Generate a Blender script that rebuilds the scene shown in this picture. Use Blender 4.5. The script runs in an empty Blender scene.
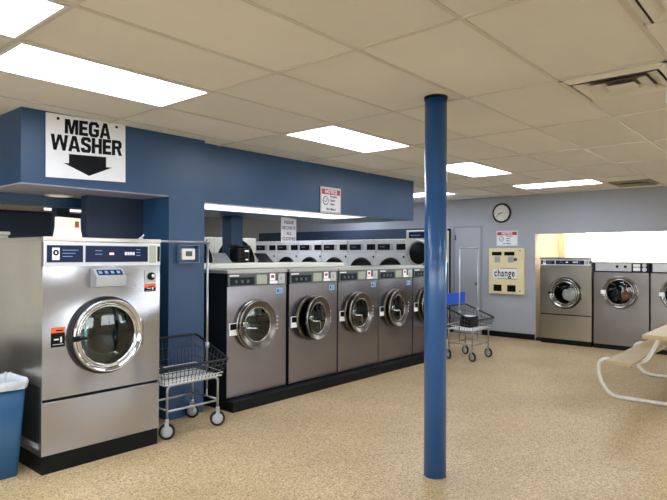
import bpy, bmesh, math, random
from mathutils import Vector, Matrix
random.seed(7)
PI = math.pi
S = bpy.context.scene
COL = S.collection
C = 2.594      # ceiling height
# ------------------------------------------------------------------ colours / materials
def lin(h):
    h = h.lstrip('#'); v = [int(h[i:i+2], 16)/255 for i in (0, 2, 4)]
    return tuple((x/12.92 if x <= .04045 else ((x+.055)/1.055)**2.4) for x in v)+(1,)
M = {}
def mat(name, hexc, rough=.5, metal=0., var=.06, scale=6., bump=0., bscale=80., emit=0., emitc=None, coat=0.):
    m = bpy.data.materials.new(name); m.use_nodes = True
    nt = m.node_tree; b = nt.nodes['Principled BSDF']
    b.inputs['Roughness'].default_value = rough; b.inputs['Metallic'].default_value = metal
    if coat: b.inputs['Coat Weight'].default_value = coat; b.inputs['Coat Roughness'].default_value = .08
    c = lin(hexc)
    tc = nt.nodes.new('ShaderNodeTexCoord')
    n = nt.nodes.new('ShaderNodeTexNoise'); n.inputs['Scale'].default_value = scale; n.inputs['Detail'].default_value = 3
    nt.links.new(tc.outputs['Object'], n.inputs['Vector'])
    r = nt.nodes.new('ShaderNodeValToRGB')
    r.color_ramp.elements[0].position = .3; r.color_ramp.elements[1].position = .7
    r.color_ramp.elements[0].color = tuple(x*(1-var) for x in c[:3])+(1,)
    r.color_ramp.elements[1].color = tuple(min(1, x*(1+var)) for x in c[:3])+(1,)
    nt.links.new(n.outputs['Fac'], r.inputs['Fac']); nt.links.new(r.outputs['Color'], b.inputs['Base Color'])
    if bump:
        n2 = nt.nodes.new('ShaderNodeTexNoise'); n2.inputs['Scale'].default_value = bscale; n2.inputs['Detail'].default_value = 3
        nt.links.new(tc.outputs['Object'], n2.inputs['Vector'])
        bp = nt.nodes.new('ShaderNodeBump'); bp.inputs['Strength'].default_value = bump; bp.inputs['Distance'].default_value = .01
        nt.links.new(n2.outputs['Fac'], bp.inputs['Height']); nt.links.new(bp.outputs['Normal'], b.inputs['Normal'])
    if emit:
        b.inputs['Emission Color'].default_value = lin(emitc or hexc); b.inputs['Emission Strength'].default_value = emit
    if name.startswith(('ink', 'black_base', 'dark_panel', 'navy_label', 'black_plastic')): b.inputs['Specular IOR Level'].default_value = .2
    M[name] = m; return m

def steel(name, hexc, rough=.3, wav=.25, grain=.12, vert=True, wscale=2.2):
    m = mat(name, hexc, rough, 1., .05, 3.)
    nt = m.node_tree; b = nt.nodes['Principled BSDF']; tc = [n for n in nt.nodes if n.type == 'TEX_COORD'][0]
    mp = nt.nodes.new('ShaderNodeMapping'); mp.inputs['Scale'].default_value = (220, 220, 3) if vert else (3, 3, 220)
    n = nt.nodes.new('ShaderNodeTexNoise'); n.inputs['Scale'].default_value = 1.; n.inputs['Detail'].default_value = 2
    nt.links.new(tc.outputs['Object'], mp.inputs['Vector']); nt.links.new(mp.outputs['Vector'], n.inputs['Vector'])
    w = nt.nodes.new('ShaderNodeTexNoise'); w.inputs['Scale'].default_value = wscale; w.inputs['Detail'].default_value = 0
    nt.links.new(tc.outputs['Object'], w.inputs['Vector'])
    b1 = nt.nodes.new('ShaderNodeBump'); b1.inputs['Strength'].default_value = wav; b1.inputs['Distance'].default_value = .05
    nt.links.new(w.outputs['Fac'], b1.inputs['Height'])
    b2 = nt.nodes.new('ShaderNodeBump'); b2.inputs['Strength'].default_value = grain; b2.inputs['Distance'].default_value = .002
    nt.links.new(n.outputs['Fac'], b2.inputs['Height']); nt.links.new(b1.outputs['Normal'], b2.inputs['Normal'])
    nt.links.new(b2.outputs['Normal'], b.inputs['Normal'])
    return m

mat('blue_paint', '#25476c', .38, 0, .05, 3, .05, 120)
mat('blue_gloss', '#174c84', .3, 0, .05, 3, .06, 60, coat=.3)
mat('navy_paint_shade', '#1a2e45', .6, 0, .05, 3)
mat('wall_grey', '#a3a8b1', .75, 0, .03, 2, .04, 90)
mat('wall_cream', '#e8ddc4', .7, 0, .03, 2)
mat('soffit_grey', '#a4a5b4', .6, 0, .03, 2)
mat('white_paint', '#dfe3e6', .45, 0, .03, 4)
mat('frame_shadow_grey', '#90939b', .5, 0, .02, 2)  # darker than door and wall, paints in the shadowed frame lines
mat('grey_door', '#a5a9b1', .5, 0, .02, 2)
mat('black_rubber', '#090a0d', .55, 0, .1, 8)
mat('black_base', '#06090d', .5, 0, .1, 8)
mat('dark_panel', '#10181f', .5, 0, .15, 5)
mat('black_plastic', '#08090b', .3, 0, .1, 8)
mat('navy_label', '#081a3e', .3, 0, .1, 10)
mat('green_panel', '#4e5856', .4, .3, .08, 12)
mat('lcd', '#a3a896', .25, 0, .04, 20)
mat('cream_metal', '#d6d6ca', .4, 0, .04, 4)
mat('white_metal', '#d0d4d8', .4, 0, .04, 4)
mat('change_cream', '#e4d9ae', .4, 0, .04, 5)
mat('paper', '#eeeef2', .6, 0, .02, 10)
mat('card_cream', '#fbf0d6', .6, 0, .04, 10)
mat('sign_white', '#eceef2', .4, 0, .02, 8)
mat('ink_black', '#05080e', .6, 0, .05, 10)
mat('ink_blue', '#34507c', .5, 0, .05, 10)
mat('ink_violet', '#6b6484', .5, 0, .05, 10)
mat('red', '#c02638', .45, 0, .05, 10)
mat('pink_red', '#c4334a', .45, 0, .05, 10)
mat('orange', '#e8692c', .45, 0, .05, 10)
mat('sticker_blue', '#7fa3cc', .4, 0, .05, 10)
mat('wood', '#b39c72', .45, 0, .08, 3)
mat('tube_white', '#dcdcd6', .35, 0, .04, 8)
mat('bin_blue', '#154a72', .45, 0, .06, 6, .1, 40)
mat('liner', '#c3cad4', .3, 0, .1, 12, .6, 22)
mat('seat_blue', '#164fc4', .4, 0, .05, 6)
mat('rust', '#8b4a33', .7, 0, .3, 30)
mat('gold', '#6f675a', .3, .95, .05, 6)
mat('wheel_grey', '#aeb4c2', .4, 0, .05, 8)
mat('cloth_white', '#f6f2ea', .9, 0, .1, 14, .6, 25)
mat('cloth_brown', '#7d4a34', .9, 0, .25, 12, .6, 25)
mat('cloth_dark', '#2a2f3c', .9, 0, .25, 12, .6, 25)
mat('tbar', '#cbc6ba', .3, 0, .03, 5)
mat('tbar_dark', '#8a8274', .5, 0, .03, 5)
mat('vent_metal', '#d4d0c6', .4, 0, .05, 5)
mat('vent_dark', '#7d776b', .6, 0, .1, 5)
mat('asphalt', '#8e8c88', .9, 0, .1, 2)
mat('guard_dark', '#2f4f72', .35, 0, .04, 8)
mat('guard', '#5f7d9c', .3, 0, .04, 8)
mat('thermo', '#ebe9e2', .4, 0, .03, 8)
steel('steel_mega', '#adaeb7', .23, .9, .06, True, 2.4)
steel('steel_row', '#94929c', .26, .4, .1)
steel('steel_ring', '#696460', .24, .1, .05)
steel('steel_side', '#c0bcb4', .3, .2, .1)
steel('steel_warm', '#aaa294', .3, .3, .1)
steel('steel_dark', '#7f7c78', .34, .3, .1)
mat('chrome', '#c4c5c8', .07, 1., .02, 5)
mat('chrome_dull', '#8d8c88', .2, 1., .04, 5)
mat('wire_dark', '#4c5258', .3, .8, .04, 8)
mat('cap_grey', '#a9aaa2', .35, .5, .04, 8)
mat('wire_bright', '#e4e6e8', .35, .2, .04, 8)
mat('wire', '#a3a7ac', .3, .8, .04, 8)
mat('alu', '#b4b7bb', .35, .5, .04, 8)
mat('drum', '#14191b', .35, .8, .1, 30)
def emis(name, hexc, s):
    m = mat(name, '#f4f4f4', .5, 0, .01, 5); b = m.node_tree.nodes['Principled BSDF']
    b.inputs['Emission Color'].default_value = lin(hexc); b.inputs['Emission Strength'].default_value = s
LIGHT = 11.0
emis('diffuser', '#eaf0ff', LIGHT)
emis('diffuser_cool', '#f4f6ff', 1.5)
emis('diffuser_dim', '#fff0d0', .5)
emis('fill_warm', '#ffdfae', 14.)
emis('led_red', '#ff4020', .8)
emis('exit_red', '#ff3040', 1.6)

def glass(name, tint, fac=.12, alpha=.8):
    m = bpy.data.materials.new(name); m.use_nodes = True; nt = m.node_tree; nt.nodes.clear()
    o = nt.nodes.new('ShaderNodeOutputMaterial'); t = nt.nodes.new('ShaderNodeBsdfTransparent'); t.inputs[0].default_value = lin(tint)
    g = nt.nodes.new('ShaderNodeBsdfGlossy'); g.inputs['Roughness'].default_value = .03
    f = nt.nodes.new('ShaderNodeFresnel'); f.inputs['IOR'].default_value = 1.55
    a = nt.nodes.new('ShaderNodeMath'); a.operation = 'ADD'; a.inputs[1].default_value = fac; a.use_clamp = True
    x = nt.nodes.new('ShaderNodeMixShader')
    nt.links.new(f.outputs[0], a.inputs[0]); nt.links.new(a.outputs[0], x.inputs[0]); nt.links.new(t.outputs[0], x.inputs[1]); nt.links.new(g.outputs[0], x.inputs[2]); nt.links.new(x.outputs[0], o.inputs[0])
    M[name] = m
glass('door_glass', '#8fa6a8', .03)
glass('clear_glass', '#eef2f2', .0)
glass('pane_glass', '#f4f8fa', .02)

# floor terrazzo
def floor_mat():
    m = bpy.data.materials.new('terrazzo'); m.use_nodes = True; nt = m.node_tree; b = nt.nodes['Principled BSDF']
    tc = nt.nodes.new('ShaderNodeTexCoord')
    def vor(s):
        v = nt.nodes.new('ShaderNodeTexVoronoi'); v.inputs['Scale'].default_value = s; nt.links.new(tc.outputs['Object'], v.inputs['Vector']); return v
    def ramp(stops, interp='LINEAR'):
        r = nt.nodes.new('ShaderNodeValToRGB'); r.color_ramp.interpolation = interp; e = r.color_ramp.elements
        e[0].position, e[0].color = stops[0][0], lin(stops[0][1]); e[1].position, e[1].color = stops[1][0], lin(stops[1][1])
        for p, c in stops[2:]:
            k = e.new(p); k.color = lin(c)
        return r
    v1 = vor(105); sep = nt.nodes.new('ShaderNodeSeparateColor'); nt.links.new(v1.outputs['Color'], sep.inputs[0])
    r1 = ramp([(0, '#6b5238'), (.09, '#a58a63'), (.3, '#cfb68a'), (.62, '#dcc89c'), (.86, '#f2e6c8')], 'CONSTANT'); nt.links.new(sep.outputs[0], r1.inputs['Fac'])
    v2 = vor(210); sep2 = nt.nodes.new('ShaderNodeSeparateColor'); nt.links.new(v2.outputs['Color'], sep2.inputs[0])
    r2 = ramp([(0, '#5f4a33'), (.2, '#b89c6e'), (.5, '#dac598'), (.8, '#ccb383')], 'CONSTANT'); nt.links.new(sep2.outputs[1], r2.inputs['Fac'])
    mx = nt.nodes.new('ShaderNodeMix'); mx.data_type = 'RGBA'; mx.inputs[0].default_value = .5
    nt.links.new(r1.outputs[0], mx.inputs[6]); nt.links.new(r2.outputs[0], mx.inputs[7])
    n = nt.nodes.new('ShaderNodeTexNoise'); n.inputs['Scale'].default_value = 1.3; n.inputs['Detail'].default_value = 4
    nt.links.new(tc.outputs['Object'], n.inputs['Vector'])
    r3 = nt.nodes.new('ShaderNodeValToRGB'); r3.color_ramp.elements[0].color = (.84, .82, .78, 1); r3.color_ramp.elements[1].color = (1, 1, 1, 1)
    r3.color_ramp.elements[0].position = .3; r3.color_ramp.elements[1].position = .65
    nt.links.new(n.outputs['Fac'], r3.inputs['Fac'])
    m2 = nt.nodes.new('ShaderNodeMix'); m2.data_type = 'RGBA'; m2.blend_type = 'MULTIPLY'; m2.inputs[0].default_value = 1
    nt.links.new(mx.outputs[2], m2.inputs[6]); nt.links.new(r3.outputs[0], m2.inputs[7])
    nt.links.new(m2.outputs[2], b.inputs['Base Color']); b.inputs['Roughness'].default_value = .38
    bp = nt.nodes.new('ShaderNodeBump'); bp.inputs['Strength'].default_value = .15; bp.inputs['Distance'].default_value = .002
    nt.links.new(v1.outputs['Distance'], bp.inputs['Height']); nt.links.new(bp.outputs['Normal'], b.inputs['Normal'])
    M['terrazzo'] = m
floor_mat()
# ceiling tiles: 0.61 x 1.22 m, every tile a slightly different cream, fine pitted surface
def ceil_mat():
    m = mat('ceiling_tile', '#e2dfd9', .85, 0, .04, 1.2, .25, 130)
    nt = m.node_tree; b = nt.nodes['Principled BSDF']; tc = [n for n in nt.nodes if n.type == 'TEX_COORD'][0]
    mp = nt.nodes.new('ShaderNodeMapping'); mp.inputs['Location'].default_value = (-2.358/1.2192, -1.2674/.6096, 0); mp.inputs['Scale'].default_value = (1/1.2192, 1/.6096, 0)
    nt.links.new(tc.outputs['Object'], mp.inputs['Vector'])
    fl = nt.nodes.new('ShaderNodeVectorMath'); fl.operation = 'FLOOR'; nt.links.new(mp.outputs[0], fl.inputs[0])
    wn = nt.nodes.new('ShaderNodeTexWhiteNoise'); nt.links.new(fl.outputs[0], wn.inputs['Vector'])
    mr = nt.nodes.new('ShaderNodeMapRange'); mr.inputs['To Min'].default_value = .93; mr.inputs['To Max'].default_value = 1.04; nt.links.new(wn.outputs['Value'], mr.inputs[0])
    old = b.inputs['Base Color'].links[0].from_socket
    vm = nt.nodes.new('ShaderNodeVectorMath'); vm.operation = 'SCALE'; nt.links.new(old, vm.inputs[0]); nt.links.new(mr.outputs[0], vm.inputs['Scale'])
    nt.links.new(vm.outputs[0], b.inputs['Base Color'])
ceil_mat()

# ------------------------------------------------------------------ geometry helpers
def box(bm, x0, x1, y0, y1, z0, z1, mi=0, bev=0.):
    vs = [bm.verts.new((x, y, z)) for x in (x0, x1) for y in (y0, y1) for z in (z0, z1)]
    fs = [(0, 1, 3, 2), (4, 6, 7, 5), (0, 4, 5, 1), (2, 3, 7, 6), (0, 2, 6, 4), (1, 5, 7, 3)]
    F = [bm.faces.new([vs[i] for i in f]) for f in fs]
    for f in F: f.material_index = mi
    if bev:
        es = list({e for f in F for e in f.edges})
        r = bmesh.ops.bevel(bm, geom=es, offset=bev, segments=2, profile=.6, affect='EDGES')
        for f in r['faces']: f.material_index = mi; f.smooth = True
    return F
def ring_pts(c, ax, r, n, up=None):
    ax = Vector(ax).normalized(); up = Vector(up) if up else (Vector((0, 0, 1)) if abs(ax.z) < .9 else Vector((1, 0, 0)))
    a = ax.cross(up).normalized(); b = ax.cross(a)
    return [Vector(c)+a*math.cos(2*PI*i/n)*r+b*math.sin(2*PI*i/n)*r for i in range(n)]
def loft(bm, rings, mi=0, cap=True, smooth=True, closed=False):
    V = [[bm.verts.new(p) for p in r] for r in rings]; n = len(V[0])
    seq = list(zip(V, V[1:]))+([(V[-1], V[0])] if closed else [])
    for A, B in seq:
        for i in range(n):
            f = bm.faces.new((A[i], A[(i+1) % n], B[(i+1) % n], B[i])); f.smooth = smooth; f.material_index = mi
    if cap and not closed:
        for A in (V[0][::-1], V[-1]):
            f = bm.faces.new(A); f.material_index = mi
def cyl(bm, a, b, r, r2=None, n=12, mi=0, cap=True):
    a = Vector(a); b = Vector(b); d = b-a
    up = Vector((0, 0, 1)) if abs(d.normalized().z) < .9 else Vector((1, 0, 0))
    loft(bm, [ring_pts(a, d, r, n, up), ring_pts(b, d, r if r2 is None else r2, n, up)], mi, cap)
def tube(bm, pts, r, n=6, mi=0, closed=False):
    P = [Vector(p) for p in pts]; rings = []; up = None
    for i, p in enumerate(P):
        if closed: d = (P[(i+1) % len(P)]-P[i-1])
        else: d = (P[min(i+1, len(P)-1)]-P[max(i-1, 0)])
        d.normalize()
        if up is None:
            up = Vector((0, 0, 1)) if abs(d.z) < .9 else Vector((1, 0, 0))
        up = (up-d*up.dot(d)); 
        if up.length < 1e-4: up = d.orthogonal()
        up.normalize(); b = d.cross(up)
        rings.append([p+up*math.cos(2*PI*k/n)*r+b*math.sin(2*PI*k/n)*r for k in range(n)])
    loft(bm, rings, mi, True, True, closed)
def fillet(pts, rad, n=5):
    P = [Vector(p) for p in pts]; out = [P[0]]
    for a, b, c in zip(P, P[1:], P[2:]):
        u = (a-b); v = (c-b); k = min(rad, u.length*.49, v.length*.49); u.normalize(); v.normalize()
        s, e = b+u*k, b+v*k
        for i in range(n+1):
            t = i/n; out.append(s*(1-t)**2+b*2*t*(1-t)+e*t*t)
    out.append(P[-1]); return out
def lathe(bm, prof, c=(0, 0, 0), axis='Y', n=48, mi=0, smooth=True):
    """prof = [(radius, offset)] about an axis through c"""
    rings = []
    for r, h in prof:
        R = []
        for i in range(n):
            a = 2*PI*i/n; x, z = r*math.cos(a), r*math.sin(a)
            R.append(Vector(c)+(Vector((x, h, z)) if axis == 'Y' else Vector((x, z, h))))
        rings.append(R)
    loft(bm, rings, mi, False, smooth)
    return rings
def disc(bm, c, r, axis='Y', n=40, mi=0):
    vs = []
    for i in range(n):
        a = 2*PI*i/n; x, z = r*math.cos(a), r*math.sin(a)
        vs.append(bm.verts.new(Vector(c)+(Vector((x, 0, z)) if axis == 'Y' else Vector((x, z, 0)))))
    f = bm.faces.new(vs); f.material_index = mi
def plate_hole(bm, x0, x1, z0, z1, cx, cz, r, y, mi=0, n=48):
    angs = [2*PI*i/n for i in range(n)]+[math.atan2(z-cz, x-cx) % (2*PI) for x in (x0, x1) for z in (z0, z1)]
    angs = sorted(set(round(a, 6) for a in angs)); I = []; O = []
    for a in angs:
        ca, sa = math.cos(a), math.sin(a); t = 1e9
        if ca > 1e-9: t = min(t, (x1-cx)/ca)
        if ca < -1e-9: t = min(t, (x0-cx)/ca)
        if sa > 1e-9: t = min(t, (z1-cz)/sa)
        if sa < -1e-9: t = min(t, (z0-cz)/sa)
        I.append(bm.verts.new((cx+r*ca, y, cz+r*sa))); O.append(bm.verts.new((cx+t*ca, y, cz+t*sa)))
    m = len(angs)
    for i in range(m):
        f = bm.faces.new((I[i], O[i], O[(i+1) % m], I[(i+1) % m])); f.material_index = mi
def obj(name, bm, mats, parent=None, loc=(0, 0, 0), rot=(0, 0, 0)):
    bmesh.ops.recalc_face_normals(bm, faces=bm.faces[:])
    me = bpy.data.meshes.new(name); bm.to_mesh(me); bm.free()
    for k in ([mats] if isinstance(mats, str) else mats): me.materials.append(M[k])
    o = bpy.data.objects.new(name, me); COL.objects.link(o); o.location = loc; o.rotation_euler = rot
    if parent: o.parent = parent
    return o
def thing(name, label, cat, loc=(0, 0, 0), rz=0, group=None):
    o = bpy.data.objects.new(name, None); COL.objects.link(o); o.location = loc; o.rotation_euler = (0, 0, rz)
    o.empty_display_size = .1; tag(o, label, cat, group); return o
def tag(o, label, cat, group=None):
    o['label'] = label; o['category'] = cat
    if group: o['group'] = group
    return o
def struct(name, bm, mats, **k):
    o = obj(name, bm, mats, **k); o['kind'] = 'structure'; return o
def dup(root, loc, rz=None, label=None, group=None):
    r = root.copy(); COL.objects.link(r); r.location = loc
    if rz is not None: r.rotation_euler = (0, 0, rz)
    if label: r['label'] = label
    if group: r['group'] = group
    for ch in list(root.children):
        c = ch.copy(); COL.objects.link(c); c.parent = r
        for g in list(ch.children):
            d = g.copy(); COL.objects.link(d); d.parent = c
    return r
def text(name, s, size, m, parent, loc, rot=(PI/2, 0, 0), bold=0., sx=1., depth=.0008, align='CENTER', sp=1.):
    cu = bpy.data.curves.new('t', 'FONT'); cu.body = s; cu.size = size; cu.align_x = align; cu.align_y = 'CENTER'; cu.offset = bold; cu.extrude = depth
    cu.space_character = sp; cu.space_line = .9
    t = bpy.data.objects.new('t', cu); COL.objects.link(t); dg = bpy.context.evaluated_depsgraph_get(); dg.update()
    me = bpy.data.meshes.new_from_object(t.evaluated_get(dg)); bpy.data.objects.remove(t); me.name = name
    me.transform(Matrix.Scale(sx, 4, (1, 0, 0))); me.materials.clear(); me.materials.append(M[m])
    o = bpy.data.objects.new(name, me); COL.objects.link(o); o.location = loc; o.rotation_euler = rot; o.parent = parent
    return o
NB = bmesh.new

# ------------------------------------------------------------------ camera
F = 571.66; yaw, pitch, roll = 0.71178, 0.008253, 0.004089
f = Vector((math.cos(yaw)*math.cos(pitch), math.sin(yaw)*math.cos(pitch), math.sin(pitch)))
r = f.cross(Vector((0, 0, 1))).normalized(); u = r.cross(f)
r2 = r*math.cos(roll)+u*math.sin(roll); u2 = -r*math.sin(roll)+u*math.cos(roll)
cam = bpy.data.cameras.new('camera'); co = bpy.data.objects.new('camera', cam); COL.objects.link(co)
mw = Matrix((r2, u2, -f)).transposed().to_4x4(); mw.translation = (0, 0, 1.506); co.matrix_world = mw
cam.sensor_width = 36; cam.lens = F/667*36; cam.clip_start = .05; S.camera = co

# ------------------------------------------------------------------ room shell
XW, YR, XF, YL = 10.06, -3.2, -3.0, 15.5
b = NB(); box(b, XF-.15, 13.0, YR-.15, YL+.15, -.12, 0); struct('floor', b, 'terrazzo')
b = NB(); box(b, XF-.15, 13.0, YR-.15, YL+.15, C, C+.12); struct('ceiling', b, 'ceiling_tile')
# T-bar grid of the dropped ceiling
b = NB(); k = -5
while True:
    x = 2.358+1.2192*k; k += 1
    if x > XW-.02: break
    if x > XF+.02: box(b, x-.012, x+.012, YR, YL, C-.006, C+.001)
k = -8
while True:
    y = 1.2674+.6096*k; k += 1
    if y > YL-.02: break
    if y > YR+.02: box(b, XF, XW, y-.012, y+.012, C-.0065, C+.001)
struct('trim_1', b, 'tbar')
# back wall (X = XW) with the tall recess for the washers
OY1, OZ, OY0 = 3.935, 1.895, -3.0
b = NB(); box(b, XW, XW+.15, OY1, YL, 0, C); box(b, XW, XW+.15, OY0, OY1, OZ, C); box(b, XW, XW+.15, YR, OY0, 0, C)
struct('wall_back', b, 'wall_grey')
b = NB(); box(b, XW+.151, 12.9, OY1, OY1+.12, 0, C); box(b, XW+.004, XW+.15, OY1-.006, OY1-.0005, 0, OZ-.001); box(b, XW+.15, 12.9, OY0-.12, OY0, 0, C)
struct('wall_recess', b, 'wall_cream')
WX = 11.28
b = NB(); box(b, WX, WX+.15, OY0, OY1, 0, 1.02); box(b, WX, WX+.15, OY0, OY1, 2.55, C); box(b, WX, WX+.15, 3.86, OY1, 1.02, 2.55); box(b, WX, WX+.15, OY0, OY0+.1, 1.02, 2.55)
struct('wall_window', b, 'wall_cream')
b = NB()
ys = [OY0+.1, -.72, .8, 2.33, 3.86]
for y in (ys[0], ys[-1]): box(b, WX+.05, WX+.09, y-.02, y+.02, 1.02, 2.55)
box(b, WX+.05, WX+.09, ys[0], ys[-1], 1.02, 1.05); box(b, WX+.05, WX+.09, ys[0], ys[-1], 2.52, 2.55)
w1 = struct('window_1', b, 'white_paint')
b = NB(); box(b, WX+.066, WX+.072, ys[0], ys[-1], 1.04, 2.53); g = obj('window_glass', b, 'pane_glass', w1)
# right wall with storefront windows (beyond the right edge of the photograph; seen in the machine doors)
def wall_windows(name, wn, along, fixed, a0, a1, wins, z0, z1, m, out):
    b = NB(); cur = a0
    def bx(p, q, za, zb):
        lo, hi = sorted((fixed, fixed+out*.15))
        if along == 'X': box(b, p, q, lo, hi, za, zb)
        else: box(b, lo, hi, p, q, za, zb)
    for p, q in wins:
        bx(cur, p, 0, C); bx(p, q, 0, z0); bx(p, q, z1, C); cur = q
    bx(cur, a1, 0, C); struct(name, b, m)
    for p, q in wins:
        b = NB(); b2 = NB(); lo, hi = sorted((fixed+out*.05, fixed+out*.1)); gl = (lo+hi)/2
        def fr(bb, p_, q_, za, zb, l, h):
            if along == 'X': box(bb, p_, q_, l, h, za, zb)
            else: box(bb, l, h, p_, q_, za, zb)
        n = max(1, round((q-p)/1.1))
        for i in range(n+1):
            x = p+(q-p)*i/n; x = min(max(x, p+.03), q-.03); fr(b, x-.03, x+.03, z0, z1, lo, hi)
        fr(b, p, q, z0, z0+.05, lo, hi); fr(b, p, q, z1-.05, z1, lo, hi)
        w = struct('window_%d' % wn, b, 'alu'); wn += 1
        fr(b2, p+.02, q-.02, z0+.02, z1-.02, gl-.003, gl+.003); obj('window_glass', b2, 'pane_glass', w)
    return wn
wn = wall_windows('wall_right', 2, 'X', YR, XF, XW, [(-1.5, .7), (1.6, 3.8), (4.8, 7.0), (7.6, 9.6)], .9, 2.3, 'wall_cream', -1)
wall_windows('wall_front', wn, 'Y', XF, YR, YL, [(-2.6, .2), (.6, 3.4), (4.2, 7.2)], .3, 2.4, 'wall_cream', -1)
b = NB(); box(b, XF, XW, YL, YL+.15, 0, C); struct('wall_left', b, 'navy_paint_shade')
# pavement outside
b = NB(); box(b, -40, 60, -40, 60, -.3, -.13); struct('ground', b, 'asphalt')
# black baseboard on the back wall
b = NB(); box(b, XW-.012, XW, OY1, 8.2, 0, .10); struct('baseboard_back', b, 'black_base')
b = NB(); box(b, XW-.03, XW+.12, OY0+.02, OY1-.02, 0, .05); struct('baseboard_recess', b, 'black_base')

# blue bulkheads
b = NB(); box(b, 1.685, 3.335, 4.51, 6.4, 2.035, C); struct('wall_header', b, 'blue_paint')
b = NB(); box(b, 1.69, 3.33, 4.515, 6.4, 2.026, 2.035); struct('trim_2', b, 'soffit_grey')
b = NB(); box(b, 3.336, 7.14, 4.607, 6.4, 2.015, C); struct('wall_bulkhead', b, 'blue_paint')
b = NB(); box(b, -1.0, 2.56, 5.33, 5.43, 1.935, 2.026); struct('trim_3', b, 'blue_paint')
b = NB(); box(b, 2.945, 3.335, 4.51, 4.95, 0, 2.035); struct('wall_column', b, 'blue_paint')
b = NB(); box(b, 2.40, 3.335, 4.955, 5.06, 0, 2.03); struct('wall_alcove', b, 'navy_paint_shade')  # navy here paints in the shade of the unlit alcove
b = NB(); box(b, -1.0, 3.86, 8.0, 8.3, 1.735, 2.035); struct('wall_partition', b, 'navy_paint_shade')
b = NB(); box(b, 9.56, 9.8, 5.85, 10.7, 1.70, 2.03); struct('wall_ledge', b, 'navy_paint_shade')
# square blue post behind the washers
b = NB(); box(b, 4.87, 5.07, 6.0, 6.19, 0, 2.014, 0, .004); struct('wall_post', b, 'blue_paint')
# fluorescent strip under the bulkhead
t = thing('strip_light', 'long white fluorescent strip light under the blue bulkhead above the washers', 'light', (4.7, 4.92, 2.015))
b = NB(); box(b, -1.31, 1.31, -.295, -.275, -.014, 0); box(b, -1.31, 1.31, .275, .295, -.014, 0); box(b, -1.325, -1.31, -.295, .295, -.014, 0); box(b, 1.31, 1.325, -.295, .295, -.014, 0)
obj('frame', b, 'white_paint', t)
b = NB(); box(b, -1.309, 1.309, -.274, .274, -.011, -.001); obj('diffuser', b, 'diffuser_cool', t)
t = thing('strip_light', 'thin white strip light in the dark behind the paper card', 'light', (3.18, 7.0, 2.05))
b = NB(); box(b, -.3, .3, -.03, .03, -.005, .03); obj('frame', b, 'white_paint', t)
b = NB(); box(b, -.295, .295, -.025, .025, -.03, -.005); obj('diffuser', b, 'diffuser_cool', t)
b = NB(); box(b, -.3, .3, -.02, .02, .0301, .545); obj('bracket', b, 'navy_paint_shade', t)
b = NB(); box(b, 2.855, 3.0, 6.6, 6.75, 0, C, 0, .004); struct('wall_pier', b, 'navy_paint_shade')
# recessed round light in the header soffit
t = thing('downlight', 'round recessed light in the grey underside above the large washer', 'light', (2.27, 5.22, 2.026))
b = NB(); lathe(b, [(.085, 0), (.098, -.008), (.115, -.006), (.117, 0)], axis='Z'); obj('trim_ring', b, 'white_paint', t)
b = NB(); cyl(b, (0, 0, -.006), (0, 0, -.0005), .085, n=32); obj('lens', b, 'diffuser_dim', t)

# ------------------------------------------------------------------ ceiling fixtures
def panel_light(label, x0, x1, y0, y1, group='ceiling light panels', z=C):
    cx, cy, hx, hy = (x0+x1)/2, (y0+y1)/2, (x1-x0)/2-.013, (y1-y0)/2-.013
    t = thing('ceiling_light', label, 'ceiling light', (cx, cy, z), 0, group)
    b = NB(); w = .016
    box(b, -hx, hx, -hy, -hy+w, -.012, -.0); box(b, -hx, hx, hy-w, hy, -.012, 0); box(b, -hx, -hx+w, -hy+w, hy-w, -.012, 0); box(b, hx-w, hx, -hy+w, hy-w, -.012, 0)
    obj('frame', b, 'white_paint', t)
    b = NB(); box(b, -hx+w, hx-w, -hy+w, hy-w, -.008, -.001); obj('diffuser', b, 'diffuser', t)
    return t
gx = lambda i: 2.358+1.2192*i
gy = lambda j: 1.2674+.6096*j
panel_light('lit ceiling panel cut off by the top left corner of the picture', gx(-2), gx(-1), gy(2), gy(3))
panel_light('large lit ceiling panel directly above the mega washer sign', gx(-1), gx(0), gy(3), gy(4))
panel_light('lit ceiling panel left of the blue pole, above the notice sign', gx(1), gx(2), gy(3), gy(4))
panel_light('lit ceiling panel just right of the blue pole', gx(3), gx(4), gy(3), gy(4))
panel_light('wide lit ceiling panel nearest the grey back wall and clock', gx(5), gx(5)+.6096, gy(2), gy(4))
panel_light('small lit ceiling panel seen past the end of the blue bulkhead, behind the pole', gx(5), gx(5)+.6096, gy(6), gy(8))
for k, (i, j, nm) in enumerate([(2, 18, 'far lit ceiling panel over the back room, left of the paper card'), (0, 11, 'lit ceiling panel in the back room hidden above the blue header'), (4, 11, 'lit ceiling panel in the back room hidden above the blue bulkhead'), (3, 19, 'far lit ceiling panel over the back room, seen above the paper card')]):
    panel_light(nm, gx(i), gx(i+1), gy(j), gy(j+1))
for i, j in ((3, 10), (5, 10), (1, 13), (2, 15), (-3, 3), (-3, 6), (0, -4), (3, -3), (-3, -3), (5, -4)):  # all unseen; the back-room and left-hand ones are added for more light
    panel_light('unseen lit ceiling panel out of view', gx(i), gx(i+1), gy(j), gy(j+1))

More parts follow.
